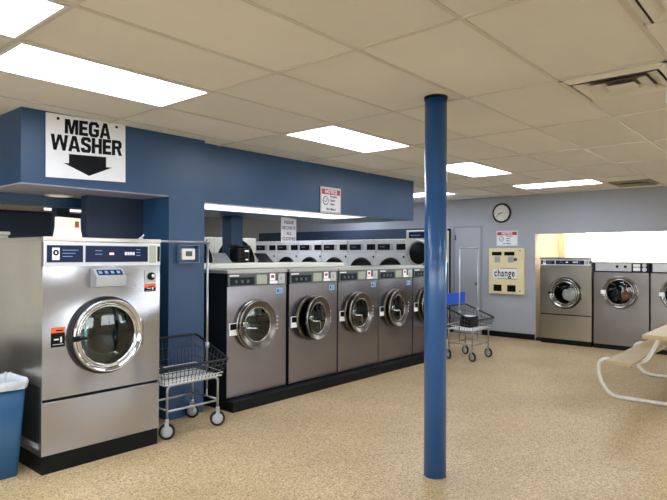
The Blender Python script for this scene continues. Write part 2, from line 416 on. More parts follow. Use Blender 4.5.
t = thing('recess_fill_light', 'unseen warm fill light added in the back wall recess to brighten its cream wall', 'ceiling light', (10.72, 3.1, C))  # added warm fill out of view, brightens the cream side wall
b = NB(); box(b, -.32, .32, -.62, .62, -.03, 0); obj('frame', b, 'white_paint', t)
b = NB(); box(b, -.3, .3, -.6, .6, -.036, -.0305); obj('diffuser', b, 'fill_warm', t)
def vent(label, x, y, s=.6096, dark=False):
    t = thing('ceiling_vent', label, 'air vent', (x, y, C), 0, 'square ceiling air vents')
    h = s/2-.013
    b = NB(); box(b, -h, h, -h, h, -.004, -.0005); obj('backing', b, 'vent_dark', t)
    b = NB()
    for i, (o, i_, za, zb) in enumerate([(h-.045, h, -.03, -.006), (h*.56, h*.8, -.006, -.034), (h*.3, h*.56, -.006, -.034), (.001, h*.28, -.03, -.034)]):
        A = [bmv for bmv in [(-o, -o, za), (o, -o, za), (o, o, za), (-o, o, za)]]; B = [(-i_, -i_, zb), (i_, -i_, zb), (i_, i_, zb), (-i_, i_, zb)]
        loft(b, [A, B], 0, False, False); loft(b, [[(x_, y_, z_+.003) for x_, y_, z_ in A], [(x_, y_, z_+.003) for x_, y_, z_ in B]], 0, False, False)
    box(b, -h, h, -h, -h+.02, -.012, -.004); box(b, -h, h, h-.02, h, -.012, -.004); box(b, -h, -h+.02, -h, h, -.012, -.004); box(b, h-.02, h, -h, h, -.012, -.004)
    obj('louvre', b, 'vent_dark' if dark else 'vent_metal', t)
vent('square stepped air vent in the ceiling at the upper right edge', gx(1)+.3048, gy(-1)+.3048)
vent('square air vent in the top right corner of the picture', gx(0)+.3048, gy(-2)+.3048)
vent('dark ceiling vent close to the back wall, right of the wide light', 9.3, gy(1)+.28, .6, True)
# exit sign, edge on at the right margin
t = thing('exit_sign', 'small red lit sign just inside the right edge below the ceiling vent', 'sign', (4.15, .72, C), PI/2)
b = NB(); box(b, -.055, .055, -.02, .02, -.11, 0, 0, .003); obj('housing', b, 'white_paint', t)
b = NB(); box(b, -.05, .05, -.023, -.0195, -.1, -.01); obj('lens', b, 'exit_red', t)

# ------------------------------------------------------------------ support pole
t = thing('support_pole', 'tall glossy round blue steel pole standing in the open floor', 'pole', (3.43, 2.034, 0))
b = NB(); cyl(b, (0, 0, 0), (0, 0, C-.02), .0755, n=48); obj('shaft', b, 'blue_gloss', t)
b = NB(); lathe(b, [(.074, 0), (.081, 0), (.081, .018), (.074, .018)], (0, 0, C-.02), 'Z', 40); obj('top_collar', b, 'black_base', t)

# ------------------------------------------------------------------ machine builders. local frame: x width, front at y=0 facing -y, z up
def prism_y(bm, x0, x1, z0, z1, y0, y1, mi=0): box(bm, x0, x1, y0, y1, z0, z1, mi)
def drum_in(b, cx, cz, r, d):
    lathe(b, [(r, 0), (r, .06), (r*.96, .07), (r*.96, d), (0.001, d+.02)], (cx, 0, cz), 'Y', 40, 0)
def porthole(t, cx, cz, ro, ri, mring, depth=.07, hinge='R', ang=0., name='door', bright=None, gmat='door_glass', prof='round'):
    """door: ring pivoting at its hinge side, with curved glass"""
    s = 1 if hinge == 'R' else -1
    hx = cx+s*ro
    b = NB()
    w = ro-ri
    if prof == 'flat':
        lathe(b, [(ri, -.012), (ri, -depth*.5), (ri+w*.12, -depth*.62), (ri+w*.2, -depth*.5), (ri+w*.3, -depth*.62), (ri+w*.86, -depth*.85), (ro-.006, -depth*.9), (ro-.003, -depth*.6), (ro-.003, -.003), (ri, -.003)], (-s*ro, 0, 0), 'Y', 64)
    else: lathe(b, [(ri, -.012), (ri, -depth*.55), (ri+w*.12, -depth*.75), (ri+w*.26, -depth*.7), (ri+w*.38, -depth*.52), (ri+w*.5, -depth*.62), (ri+w*.72, -depth*.97), (ri+w*.86, -depth), (ro-.004, -depth*.86), (ro, -depth*.68), (ro-.004, -.04), (ri, -.012)], (-s*ro, 0, 0), 'Y', 64)
    d = obj(name, b, mring, t, (hx, 0, cz), (0, 0, s*ang))
    b = NB(); R = ri+.002
    if gmat != 'clear_glass': lathe(b, [(R, -depth*.5), (R*.93, -depth*.42), (R*.85, -depth*.1), (R*.78, .04), (R*.6, .075), (.001, .09)], (-s*ro, 0, 0), 'Y', 48)
    lathe(b, [(R, -depth*.5), (R*.8, -depth*.62), (R*.45, -depth*.72), (.001, -depth*.76)], (-s*ro, 0, 0), 'Y', 48)
    obj('door_glass', b, gmat, d)
    if prof == 'flat':
        b = NB(); lathe(b, [(ro-.0055, -depth*.91), (ro-.002, -depth*1.05), (ro+.004, -depth*.8), (ro+.002, -depth*.3), (ro-.002, -depth*.3)], (-s*ro, 0, 0), 'Y', 64)
        lathe(b, [(ri-.004, -depth*.52), (ri+.002, -depth*.72), (ri+.01, -depth*.64)], (-s*ro, 0, 0), 'Y', 64); obj('chrome_rim', b, 'chrome_dull', d)
    return d, s, hx

def steel_washer_body(t, w, h, D, base, cx, cz, r, seam, top, msteel, mside, split=True):
    b = NB(); hw = w/2
    # sides, back, top as a shell + front plate with door hole
    box(b, -hw, -hw+.004, .002, D, base, h, 1); box(b, hw-.004, hw, .002, D, base, h, 1); box(b, -hw, hw, D-.004, D, base, h, 1)
    box(b, -hw-.003, hw+.003, -.012, D, h, h+.03, 2, .004)
    plate_hole(b, -hw, hw, seam+.012, top, cx, cz, r, 0, 0)
    box(b, -hw, hw, .001, .02, top, h, 0)
    box(b, -hw, hw, .022, .03, seam-.02, seam+.02, 3)
    lathe(b, [(r, 0), (r, .05), (r*.97, .06)], (cx, 0, cz), 'Y', 48, 3)
    return b, hw
def mega_family(name, label, cat, w, h, D, base, ctop, seam, cx, cz, ro, ri, loc, rz, msteel, mside, details=True, laundry=None, group=None, sticker_z=None):
    t = thing(name, label, cat, loc, rz, group)
    b, hw = steel_washer_body(t, w, h-.03, D, base, cx, cz, ri+.03, seam, ctop, msteel, mside)
    obj('cabinet', b, [msteel, mside, mside, 'black_base'], t)
    b = NB(); box(b, -hw, hw, -.002, .012, base, seam-.008, 0, .003); obj('lower_panel', b, msteel, t)
    b = NB(); box(b, -hw+.01, hw-.006, .01, D-.02, 0, base-.001); obj('kick_base', b, 'black_base', t)
    b = NB(); drum_in(b, cx, cz, ri+.025, .42); obj('drum', b, 'drum', t)
    # control panel
    p0, p1 = ctop+.002, h-.036; ph = p1-p0
    b = NB(); box(b, -hw+.004, hw-.004, -.014, 0, p0, p1, 0, .003); cp = obj('control_panel', b, 'white_metal', t)
    b = NB(); box(b, -hw+.02, -hw+.30*w, -.0165, -.0138, p0+.17*ph, p1-.13*ph); obj('brand_plate', b, 'navy_label', cp)
    b = NB(); box(b, -hw+.32*w, hw-.13*w, -.0165, -.0138, p0+.17*ph, p1-.13*ph); obj('display_plate', b, 'navy_label', cp)
    b = NB(); box(b, hw-.115*w, hw-.05*w, -.0165, -.0138, p0+.02, p1-.015, 0, .001); obj('instruction_plate', b, 'lcd', cp)
    b = NB(); box(b, hw-.035*w, hw-.012*w, -.0165, -.0138, p0+.03, p1-.02); obj('slot_plate', b, 'black_plastic', cp)
    pz = (p0+p1)/2+.005
    b = NB(); box(b, -hw+.055, -hw+.105, -.0172, -.0163, pz-.045, pz+.04)
    lg = obj('logo_plate', b, 'sign_white', cp)
    b = NB(); lathe(b, [(.008, 0), (.02, 0), (.02, -.001), (.008, -.001)], (-hw+.08, -.0174, pz+.006), 'Y', 20); obj('logo_mark', b, 'ink_black', cp)
    for q in (.16, .21, .25): pass
    b = NB()
    for q in range(3): box(b, -hw+.125+.0*q, -hw+.125+.11-.02*q, -.0172, -.0164, pz+.022-.022*q, pz+.026-.022*q)
    for q in range(3): box(b, hw-.24*w, hw-.24*w+.035, -.0172, -.0164, pz+.03-.022*q, pz+.034-.022*q)
    box(b, -hw+.40*w, -hw+.40*w+.05, -.0172, -.0164, pz+.02, pz+.024); box(b, -hw+.40*w, -hw+.40*w+.05, -.0172, -.0164, pz-.006, pz-.002)
    obj('panel_lettering', b, 'sticker_blue', cp)
    b = NB()
    box(b, -hw+.52*w, -hw+.52*w+.035, -.0172, -.0164, pz-.008, pz+.008); obj('red_display', b, 'led_red', cp)
    b = NB()
    for q in range(4): box(b, -hw+.655*w+q*.021, -hw+.655*w+q*.021+.017, -.018, -.0164, pz-.01, pz+.014)
    obj('program_buttons', b, 'white_paint', cp)
    # door
    ch = 'chrome' if details else 'chrome_dull'
    d, s, hx = porthole(t, cx, cz, ro, ri, ch, .075, gmat='door_glass' if details else 'clear_glass')
    b = NB(); box(b, -.012, .02, -.035, -.005, -.085, .085, 0, .004); cyl(b, (.012, -.02, -.1), (.012, -.02, .1), .008, n=10); obj('hinge', b, 'chrome_dull', d)
    b = NB(); box(b, -2*ro-.006, -2*ro+.045, -.085, -.05, -.018, .018, 0, .005); cyl(b, (-2*ro+.03, -.075, -.0), (-2*ro+.1, -.085, .0), .012, .008, 12); obj('handle', b, 'black_plastic', d)
    b = NB(); lathe(b, [(ro-.02, -.0395), (ro+.004, -.044), (ro+.012, -.03), (ro+.014, 0), (ro-.02, 0)], (cx, 0, cz), 'Y', 64); obj('door_gasket', b, 'black_rubber', t)
    if laundry:
        b = NB(); bmesh.ops.create_icosphere(b, subdivisions=3, radius=1)
        for v in b.verts:
            n_ = 1+.12*math.sin(v.co.x*5+1)*math.cos(v.co.z*6)+.08*math.sin(v.co.y*9)
            v.co = Vector((v.co.x*ri*.72*n_, v.co.y*.07*n_, v.co.z*ri*.62*n_))
        for f_ in b.faces: f_.smooth = True
        lo = obj('laundry_load', b, laundry[0], None, (0, 0, 0)); 
        p = Matrix.Rotation(rz, 4, 'Z') @ Vector((cx+laundry[3], .15, cz-ri*.2)); lo.location = Vector(loc)+p; lo.rotation_euler = (0, 0, rz)
        tag(lo, laundry[1], laundry[2])
    if details:
        zc = h-.29
        b = NB(); A = [(-.12, -.001, zc-.065), (.115, -.001, zc-.065), (.115, -.001, zc+.075), (-.12, -.001, zc+.075)]
        # soap/coin box with sloping lid
        x0, x1 = cx-.115, cx+.115
        pr = [(0, zc-.07), (-.085, zc-.06), (-.09, zc+.005), (-.03, zc+.065), (0, zc+.065)]
        loft(b, [[(x0, y, z) for y, z in pr], [(x1, y, z) for y, z in pr]], 0, True, False)
        cb = obj('detergent_box', b, 'alu', t)
        b = NB(); 
        def slope(bb, xa, xb, s0, s1, lift, th=.002):
            P = lambda s: Vector((0, -.09+.06*s, zc+.005+.06*s)); nrm = Vector((0, -.7071, .7071))
            a, c_ = P(s0)+nrm*lift, P(s1)+nrm*lift
            q = [Vector((xa, a.y, a.z)), Vector((xb, a.y, a.z)), Vector((xb, c_.y, c_.z)), Vector((xa, c_.y, c_.z))]
            loft(bb, [q, [p+nrm*th for p in q]], 0, True, False)
        slope(b, x0+.02, x1-.02, .25, .85, .0003); obj('lid_label', b, 'navy_label', cb)
        b = NB()
        for q in range(4): slope(b, x0+.03+q*.046, x0+.055+q*.046, .4, .7, .0025, .0008)
        obj('lid_lettering', b, 'sticker_blue', cb)
        # lock at upper right
        b = NB(); box(b, hw-.135, hw-.035, -.008, -.0005, h-.34, h-.24, 0, .003); lk = obj('coin_lock', b, 'alu', t, )
        b = NB(); cyl(b, (hw-.085, -.026, h-.29), (hw-.085, -.007, h-.29), .03, n=28); obj('dial', b, 'black_plastic', lk)
        b = NB(); cyl(b, (hw-.078, -.034, h-.287), (hw-.078, -.0255, h-.287), .014, n=20); obj('key_barrel', b, 'chrome', lk)
        def warn(x, z, ww, hh, split):
            b = NB(); box(b, x, x+ww, -.0022, -.0008, z+hh*split, z+hh); s_ = obj('warning_sticker', b, 'orange', t)
            b = NB(); box(b, x, x+ww, -.0022, -.0008, z, z+hh*split-.0002); s2 = obj('sticker_panel', b, 'ink_black', s_)
            b = NB(); box(b, x+.02*1, x+ww*.55, -.0028, -.0021, z+hh*.35, z+hh*.42); box(b, x+ww*.66, x+ww*.78, -.0028, -.0021, z+hh*.22, z+hh*.5); box(b, x+.01, x+ww-.01, -.0028, -.0021, z+hh*.12, z+hh*.14)
            obj('sticker_symbol', b, 'sign_white', s_)
            b = NB(); box(b, x+ww*.35, x+ww*.85, -.0028, -.0021, z+hh*(split+.08), z+hh*(split+.12)+.004); obj('sticker_heading', b, 'ink_black', s_)
        warn(-hw+.058, .862, .094, .135, .72); warn(hw-.135, h-.41, .1, .063, .5)
        b = NB(); cyl(b, (hw-.14, .05, h-.001), (hw-.14, .05, h+.012), .022, n=16); cyl(b, (hw-.14, .05, h+.01), (hw-.12, .03, h+.035), .008, n=8); obj('top_latch', b, 'chrome', t)
    return t

mega = mega_family('mega_washer', 'large stainless steel mega washer with navy control strip under the hanging sign', 'washing machine',
    .898, 1.622, .88, .128, 1.415, .498, .0, .912, .268, .205, (2.095, 4.02, 0), 0, 'steel_mega', 'steel_side')
b = NB(); box(b, -.449-.001, -.444, .05, .86, .165, .205); obj('side_rail', b, 'alu', mega)
b = NB(); box(b, -.4495, -.4465, .03, .86, .21, .60); obj('side_reflection', b, 'steel_dark', mega)  # darker steel sheet paints in the dark reflection low on the side

mega_family('front_load_washer', 'stainless washer with navy panel at left end of back wall recess, white clothes inside', 'washing machine',
    .85, 1.475, .75, .085, 1.34, .50, 0.0, .874, .255, .175, (9.9, 3.355, 0), -PI/2, 'steel_warm', 'steel_warm', False,
    ('cloth_white', 'white clothes in the drum of the leftmost washer in the back wall recess', 'laundry', .03))

# the five front washers
def row_washer(label, ang, w=.80, group='row of front washers under the blue bulkhead'):
    t = thing('front_load_washer', label, 'washing machine', (0, 0, 0), 0, group)
    hw = w/2; cx, cz, ro, ri = -.036, .80, .242, .168
    b = NB(); D = .74; base = .115; h = 1.35
    box(b, -hw, -hw+.004, .002, D, base, h-.03, 1); box(b, hw-.004, hw, .002, D, base, h-.03, 1); box(b, -hw, hw, D-.004, D, base, h-.03, 1)
    plate_hole(b, -hw+.004, hw-.004, base, 1.175, cx, cz, ri+.03, 0, 0); box(b, -hw, hw, .003, .02, 1.175, 1.32, 0)
    lathe(b, [(ri+.03, 0), (ri+.03, .05), (ri+.02, .06)], (cx, 0, cz), 'Y', 48, 1)
    obj('cabinet', b, ['steel_row', 'dark_panel'], t)
    b = NB(); box(b, -hw-.002, hw+.002, -.014, D, h-.03, h, 0, .004); obj('top_cap', b, 'cap_grey', t)
    b = NB(); box(b, -hw, hw, .02, D-.02, .1005, base-.001); obj('kick_base', b, 'black_base', t)
    b = NB(); drum_in(b, cx, cz, ri+.025, .4); obj('drum', b, 'drum', t)
    b = NB(); box(b, -hw+.006, hw-.006, -.012, .002, 1.19, 1.312, 0, .003); cp = obj('control_panel', b, 'green_panel', t)
    b = NB(); box(b, -.03, .11, -.0145, -.0118, 1.205, 1.3, 0, .001); obj('instruction_plate', b, 'lcd', cp)
    b = NB(); box(b, .15, .225, -.0145, -.0118, 1.235, 1.308, 0, .001); obj('price_sticker', b, 'paper', cp)
    b = NB(); box(b, .165, .21, -.0155, -.0143, 1.262, 1.292); obj('red_mark', b, 'red', cp)
    b = NB(); box(b, .135, .245, -.03, -.0118, 1.203, 1.232, 0, .003); obj('coin_tray', b, 'paper', cp)
    b = NB(); box(b, .27, .365, -.0145, -.0118, 1.2, 1.305, 0, .002); obj('coin_plate', b, 'alu', cp)
    b = NB(); box(b, .305, .312, -.0155, -.0143, 1.235, 1.27); obj('coin_slot', b, 'black_plastic', cp)
    b = NB(); box(b, -hw+.02, -hw+.14, -.0145, -.0118, 1.29, 1.302); obj('name_strip', b, 'sign_white', cp)
    b = NB(); box(b, -hw+.03, -.06, -.0135, -.0118, 1.203, 1.28); pd = obj('program_pad', b, 'dark_panel', cp)
    for q in range(3):
        b = NB(); cyl(b, (-.30+.075*q, -.022, 1.238), (-.30+.075*q, -.0118, 1.238), .017, n=16); obj('program_knob', b, 'green_panel', cp)
    b = NB(); box(b, hw-.15, hw-.055, -.0018, -.0006, 1.095, 1.155); s1 = obj('blue_sticker', b, 'sticker_blue', t)
    b = NB(); box(b, hw-.135, hw-.11, -.0024, -.0016, 1.11, 1.142); box(b, hw-.1, hw-.07, -.0024, -.0016, 1.11, 1.116); box(b, hw-.1, hw-.07, -.0024, -.0016, 1.128, 1.134); obj('sticker_symbol', b, 'ink_blue', s1)
    # left instruction tag
    b = NB(); box(b, -hw+.03, -hw+.135, -.0045, -.0006, .715, .835, 0, .001); s2 = obj('side_tag', b, 'sign_white', t)
    b = NB(); box(b, -hw+.04, -hw+.125, -.0055, -.0043, .77, .828); obj('tag_window', b, 'black_plastic', s2)
    # fixed frame ring
    b = NB(); lathe(b, [(ri+.03, -.002), (ri+.03, -.012), (ro-.01, -.02), (ro+.008, -.014), (ro+.012, -.001), (ri+.03, -.001)], (cx, 0, cz), 'Y', 64); obj('door_frame', b, 'gold' if ang > .05 else 'chrome_dull', t)
    d, s, hx = porthole(t, cx, cz, ro, ri, 'steel_ring', .038, 'R', ang, prof='flat')
    d.location.y = -.022
    b = NB(); box(b, -2*ro+.005, -2*ro+.06, -.075, -.045, -.0, .045, 0, .004); tube(b, [(-2*ro+.03, -.07, .0), (-2*ro+.03, -.1, -.01), (-2*ro+.15, -.1, -.02), (-2*ro+.16, -.1, -.12 if ang > .05 else -.03)], .008, 8); obj('handle', b, 'chrome', d)
    b = NB()
    for q in (-.06, -.02, .02, .06): box(b, .004, .03, -.03, .02, q-.009, q+.009, 0, .003)
    obj('hinge', b, 'alu', d)
    return t
pos = [3.90, 4.74, 5.555, 6.36, 7.175]
names = ['stainless washer with its door shut, nearest in the row, beside the blue column',
 'second stainless washer in the row, its round door slightly ajar',
 'middle stainless washer of the row of five, its round door ajar',
 'fourth stainless washer in the row, just left of the one cut by the blue pole',
 'farthest stainless washer of the row, partly hidden by the blue pole']
wa = row_washer(names[0], 0.); wa.location = (pos[0], 4.374, 0)
wb = row_washer(names[1], math.radians(11)); wb.location = (pos[1], 4.374, 0)
for i in (2, 3, 4):
    wc = dup(wb, (pos[i], 4.374, 0), 0, names[i])
    for ch in wc.children:
        if ch.name.startswith('door') and ch.children: ch.rotation_euler.z = math.radians((0, 0, 3.5, 4, 3)[i])

b = NB(); box(b, 3.492, 7.58, 4.262, 5.14, 0, .1, 0, .004); struct('trim_4', b, 'black_base')
# washers 2 and 3 of the back recess
def strip_washer(label, loc, rz):
    w = .815; hw = w/2; h = 1.405; D = .74
    t = thing('front_load_washer', label, 'washing machine', loc, rz, 'silver topped washers in the back wall recess')
    cx, cz, ro, ri = -.01, .925, .255, .19
    b = NB(); base = .075
    box(b, -hw, -hw+.004, .002, D, base, h-.01, 1); box(b, hw-.004, hw, .002, D, base, h-.01, 1); box(b, -hw, hw, D-.004, D, base, h-.01, 1)
    plate_hole(b, -hw+.003, hw-.003, base, 1.24, cx, cz, ri+.03, 0, 0); box(b, -hw, hw, .004, .02, 1.24, h-.012, 1)
    lathe(b, [(ri+.03, 0), (ri+.03, .05), (ri+.02, .06)], (cx, 0, cz), 'Y', 48, 1)
    obj('cabinet', b, ['steel_dark', 'dark_panel'], t)
    b = NB(); box(b, -hw, hw, -.012, D, h-.012, h+.004, 0, .003); obj('top_cap', b, 'wall_cream', t)
    b = NB(); box(b, -hw, hw, .015, D-.02, 0, base-.001); obj('kick_base', b, 'black_base', t)
    b = NB(); drum_in(b, cx, cz, ri+.025, .4); obj('drum', b, 'drum', t)
    b = NB(); box(b, -hw+.03, .16, -.014, .003, 1.26, h-.018, 0, .004); cp = obj('control_panel', b, 'alu', t)
    for x in (-.0-.045, .075):
        b = NB(); cyl(b, (x, -.034, 1.335), (x, -.0138, 1.335), .021, n=20); obj('knob', b, 'black_plastic', cp)
    b = NB(); box(b, .165, hw-.002, -.008, .003, 1.25, h-.014, 0, .002); bp = obj('coin_panel', b, 'black_plastic', t)
    b = NB(); box(b, .185, .285, -.016, -.0078, 1.335, 1.378, 0, .003); box(b, .185, .285, -.016, -.0078, 1.27, 1.325, 0, .003); obj('label_blocks', b, 'sign_white', bp)
    b = NB(); cyl(b, (.345, -.022, 1.36), (.345, -.0078, 1.36), .03, n=20); cyl(b, (.345, -.022, 1.295), (.345, -.0078, 1.295), .033, n=20); obj('coin_dials', b, 'alu', bp)
    b = NB(); lathe(b, [(ro, -.0005), (ro+.012, -.0005), (ro+.012, -.012), (ro, -.012)], (cx, 0, cz), 'Y', 56); obj('door_frame', b, 'chrome_dull', t)
    d, s, hx = porthole(t, cx, cz, ro, ri, 'chrome_dull', .06, gmat='clear_glass')
    b = NB(); box(b, -2*ro-.01, -2*ro+.06, -.085, -.055, -.03, .03, 0, .004); obj('handle', b, 'sign_white', d)
    return t
def load(label, c, r, m, seed, sq=(1, .4, .8)):
    rnd = random.Random(seed); b = NB(); bmesh.ops.create_icosphere(b, subdivisions=3, radius=1); ph = [rnd.uniform(0, 6) for _ in range(4)]
    for v in b.verts:
        n_ = 1+.14*math.sin(v.co.x*5+ph[0])*math.cos(v.co.z*6+ph[1])+.1*math.sin(v.co.y*9+ph[2])
        v.co = Vector((v.co.x*r*sq[0]*n_, v.co.y*r*sq[1]*n_, v.co.z*r*sq[2]*n_))
    for f_ in b.faces: f_.smooth = True
    o = obj('laundry_load', b, m, None, c, (0, 0, -PI/2)); tag(o, label, 'laundry'); return o
s2 = strip_washer('grey steel washer with two black knobs, brown laundry inside, middle of the back recess', (9.9, 2.49, 0), -PI/2)
dup(s2, (9.9, 1.655, 0), -PI/2, 'grey steel washer at the right edge, behind the wooden picnic table')
dup(s2, (9.9, .82, 0), -PI/2, 'grey steel washer beyond the right edge of the picture')
load('brown and rust coloured laundry in the drum of the middle recess washer', (10.06, 2.435, .885), .12, 'cloth_brown', 3, (.7, .45, .95))
load('dark laundry at the left of the drum of the middle recess washer', (10.07, 2.605, .86), .1, 'cloth_dark', 4, (.62, .5, .8))

# ------------------------------------------------------------------ back room machines
def white_dryer(label, w, loc):
    t = thing('white_washer', label, 'washing machine', loc, -PI/2, 'row of white machines behind the front washers')
    hw = w/2-.004; D = .55; h = 1.80
    b = NB(); box(b, -hw, hw, 0, D, .1, 1.535, 0, .008); cx, cz, r_ = 0, 1.18, .27
    obj('cabinet', b, 'white_metal', t)
    b = NB(); box(b, -hw+.005, hw-.005, .01, D, 1.537, h, 0, .01); cp = obj('control_head', b, 'white_metal', t)
    b = NB(); box(b, -hw+.02, hw-.02, .02, D-.02, 0, .099); obj('kick_base', b, 'black_base', t)
    b = NB(); box(b, -hw+.04, -hw+.47*w, .004, .0098, 1.6, 1.71); obj('display', b, 'black_plastic', cp)
    b = NB(); box(b, -hw+.64*w+.03, hw-.01, .004, .0098, 1.6, 1.71); obj('coin_window', b, 'black_plastic', cp)
    b = NB(); box(b, -hw+.48*w, -hw+.58*w, .002, .0098, 1.6, 1.71, 0, .002); obj('coin_plate', b, 'alu', cp)
    b = NB(); box(b, -hw+.09, -hw+.2, .002, .0038, 1.65, 1.67); obj('display_lettering', b, 'ink_violet', cp)
    b = NB(); lathe(b, [(r_*.7, -.02), (r_*.86, -.035), (r_, -.03), (r_+.012, -.001), (r_*.7, -.001)], (cx, 0, cz), 'Y', 40); d = obj('door', b, 'black_plastic', t)
    b = NB(); lathe(b, [(r_*.7, -.02), (r_*.4, -.03), (.001, -.032)], (cx, 0, cz), 'Y', 40); obj('door_glass', b, 'black_plastic', d)
    b = NB(); box(b, hw-.06, hw-.025, -.006, -.0005, 1.45, 1.49); obj('tag', b, 'black_plastic', t)
    return t
edges = [9.87-.683*i for i in range(7)]
lbl = ['leftmost white machine with black display strip in the back row', 'second white machine from the left, below the hanging paper note',
 'white machine in the middle of the back row, right of the hanging paper note', 'third white machine from right end of the back row', 'second white machine from the right end of the back row', 'white machine at the right end of the back row, beside the grey dryer']
pw = None
for i in range(6):
    a, c_ = edges[i], edges[i+1]
    loc = (8.7, (a+c_)/2, 0)
    if pw is None: pw = white_dryer(lbl[i], .68, loc)
    else: dup(pw, loc, -PI/2, lbl[i])
def big_dryer(label, loc, rz, w, h, cz, r_, body, group=None, strip=True):
    t = thing('tumble_dryer', label, 'dryer', loc, rz, group)
    hw = w/2-.003; D = .55
    b = NB(); box(b, -hw, hw, 0, D, 0, h, 0, .008); obj('cabinet', b, body, t)
    b = NB(); lathe(b, [(r_*.82, -.03), (r_*.9, -.05), (r_*.98, -.045), (r_+.01, -.001), (r_*.82, -.001)], (0, 0, cz), 'Y', 56); d = obj('door', b, 'alu' if strip else 'black_plastic', t)
    b = NB(); lathe(b, [(r_*.83, -.03), (r_*.5, -.045), (.001, -.05)], (0, 0, cz), 'Y', 56); obj('door_glass', b, 'black_plastic', d)
    b = NB(); box(b, -r_-.01, -r_+.03, -.09, -.03, cz-.05, cz+.05, 0, .004); obj('handle', b, 'alu', d)
    if strip:
        b = NB(); box(b, -hw+.06, hw-.06, -.006, .0, h-.14, h-.03, 0, .002); cp = obj('control_strip', b, 'navy_label', t)
        b = NB(); box(b, -hw+.1, -hw+.3, -.0075, -.0058, h-.1, h-.085); obj('strip_lettering', b, 'sticker_blue', cp)
    return t
big_dryer('tall cream dryer with round dark porthole, just left of the blue pole', (8.7, 5.485, 0), -PI/2, .57, 1.95, 1.54, .24, 'cream_metal')
g1 = big_dryer('cream dryer with black porthole seen left of the square blue post', (5.65, 8.0, 0), 0, .95, 1.80, 1.36, .42, 'cream_metal', 'cream dryers behind the square blue post', False)
dup(g1, (6.60, 8.0, 0), 0, 'cream dryer with black porthole seen right of the square blue post')
t = thing('cream_machine', 'cream machine with its flat top showing at left behind the mega washer', 'washing machine', (1.3, 5.55, 0))
b = NB(); box(b, -.55, .57, -.3, .3, .1, 1.66, 0, .01); obj('cabinet', b, 'cream_metal', t)
b = NB(); box(b, -.53, .55, -.28, .28, 0, .099); obj('kick_base', b, 'black_base', t)
b = NB(); box(b, -.56, .58, -.31, .31, 1.661, 1.69, 0, .005); obj('top_cap', b, 'cream_metal', t)

# cream service ledge behind the front washers
t = thing('service_ledge', 'long cream metal ledge running along behind the nearest front washers', 'ledge', (5.3, 5.3, 0))
b = NB(); box(b, -1.75, .42, -.15, .15, 0, 1.351, 0); obj('cabinet', b, 'cream_metal', t)
b = NB(); box(b, -1.78, .45, -.53, .17, 1.3515, 1.405, 0, .012); obj('top_cap', b, 'cream_metal', t)
def lid(label, x, m):
    b = NB()
    P = [(-.13, -.09, 0), (.09, -.09, 0), (.13, .09, .11), (-.07, .09, .11)]
    nrm = Vector((0, -.52, .85))*.006
    loft(b, [[Vector(p) for p in P], [Vector(p)+nrm for p in P]], 0, True, False)
    o = obj('metal_lid', b, m, None, (x, 5.33, 1.406)); tag(o, label, 'lid'); return o
lid('light grey tilted metal lid lying on the cream ledge beside the blue post', 4.18, 'alu')
lid('darker grey tilted metal lid on the cream ledge below the paper note', 4.83, 'steel_dark')
t = thing('plastic_box', 'black plastic box on the cream ledge right of the square blue post', 'box', (4.46, 5.33, 1.406))
b = NB(); box(b, -.10, .085, -.09, .09, 0, .19, 0, .03); obj('body', b, 'black_plastic', t)
b = NB(); box(b, -.105, .09, -.095, .095, .191, .205, 0, .006); obj('lid', b, 'black_rubber', t)
b = NB(); box(b, .0, .06, -.093, -.0905, .13, .15); box(b, .01, .05, -.093, -.0905, .03, .045); obj('label', b, 'sign_white', t)

# ------------------------------------------------------------------ signs
def flat(b, x0, x1, z0, z1, y0=-.006, y1=0., mi=0): box(b, x0, x1, y0, y1, z0, z1, mi)
t = thing('mega_washer_sign', 'white sign reading MEGA WASHER with black down arrow on the blue header', 'sign', (2.18, 4.503, 2.34))
b = NB()
fr = [(-.325, .243), (.325, .262), (.33, -.228), (-.322, -.25)]
loft(b, [[(x, 0, z) for x, z in fr], [(x, -.008, z) for x, z in fr]], 0, True, False); obj('board', b, 'sign_white', t)
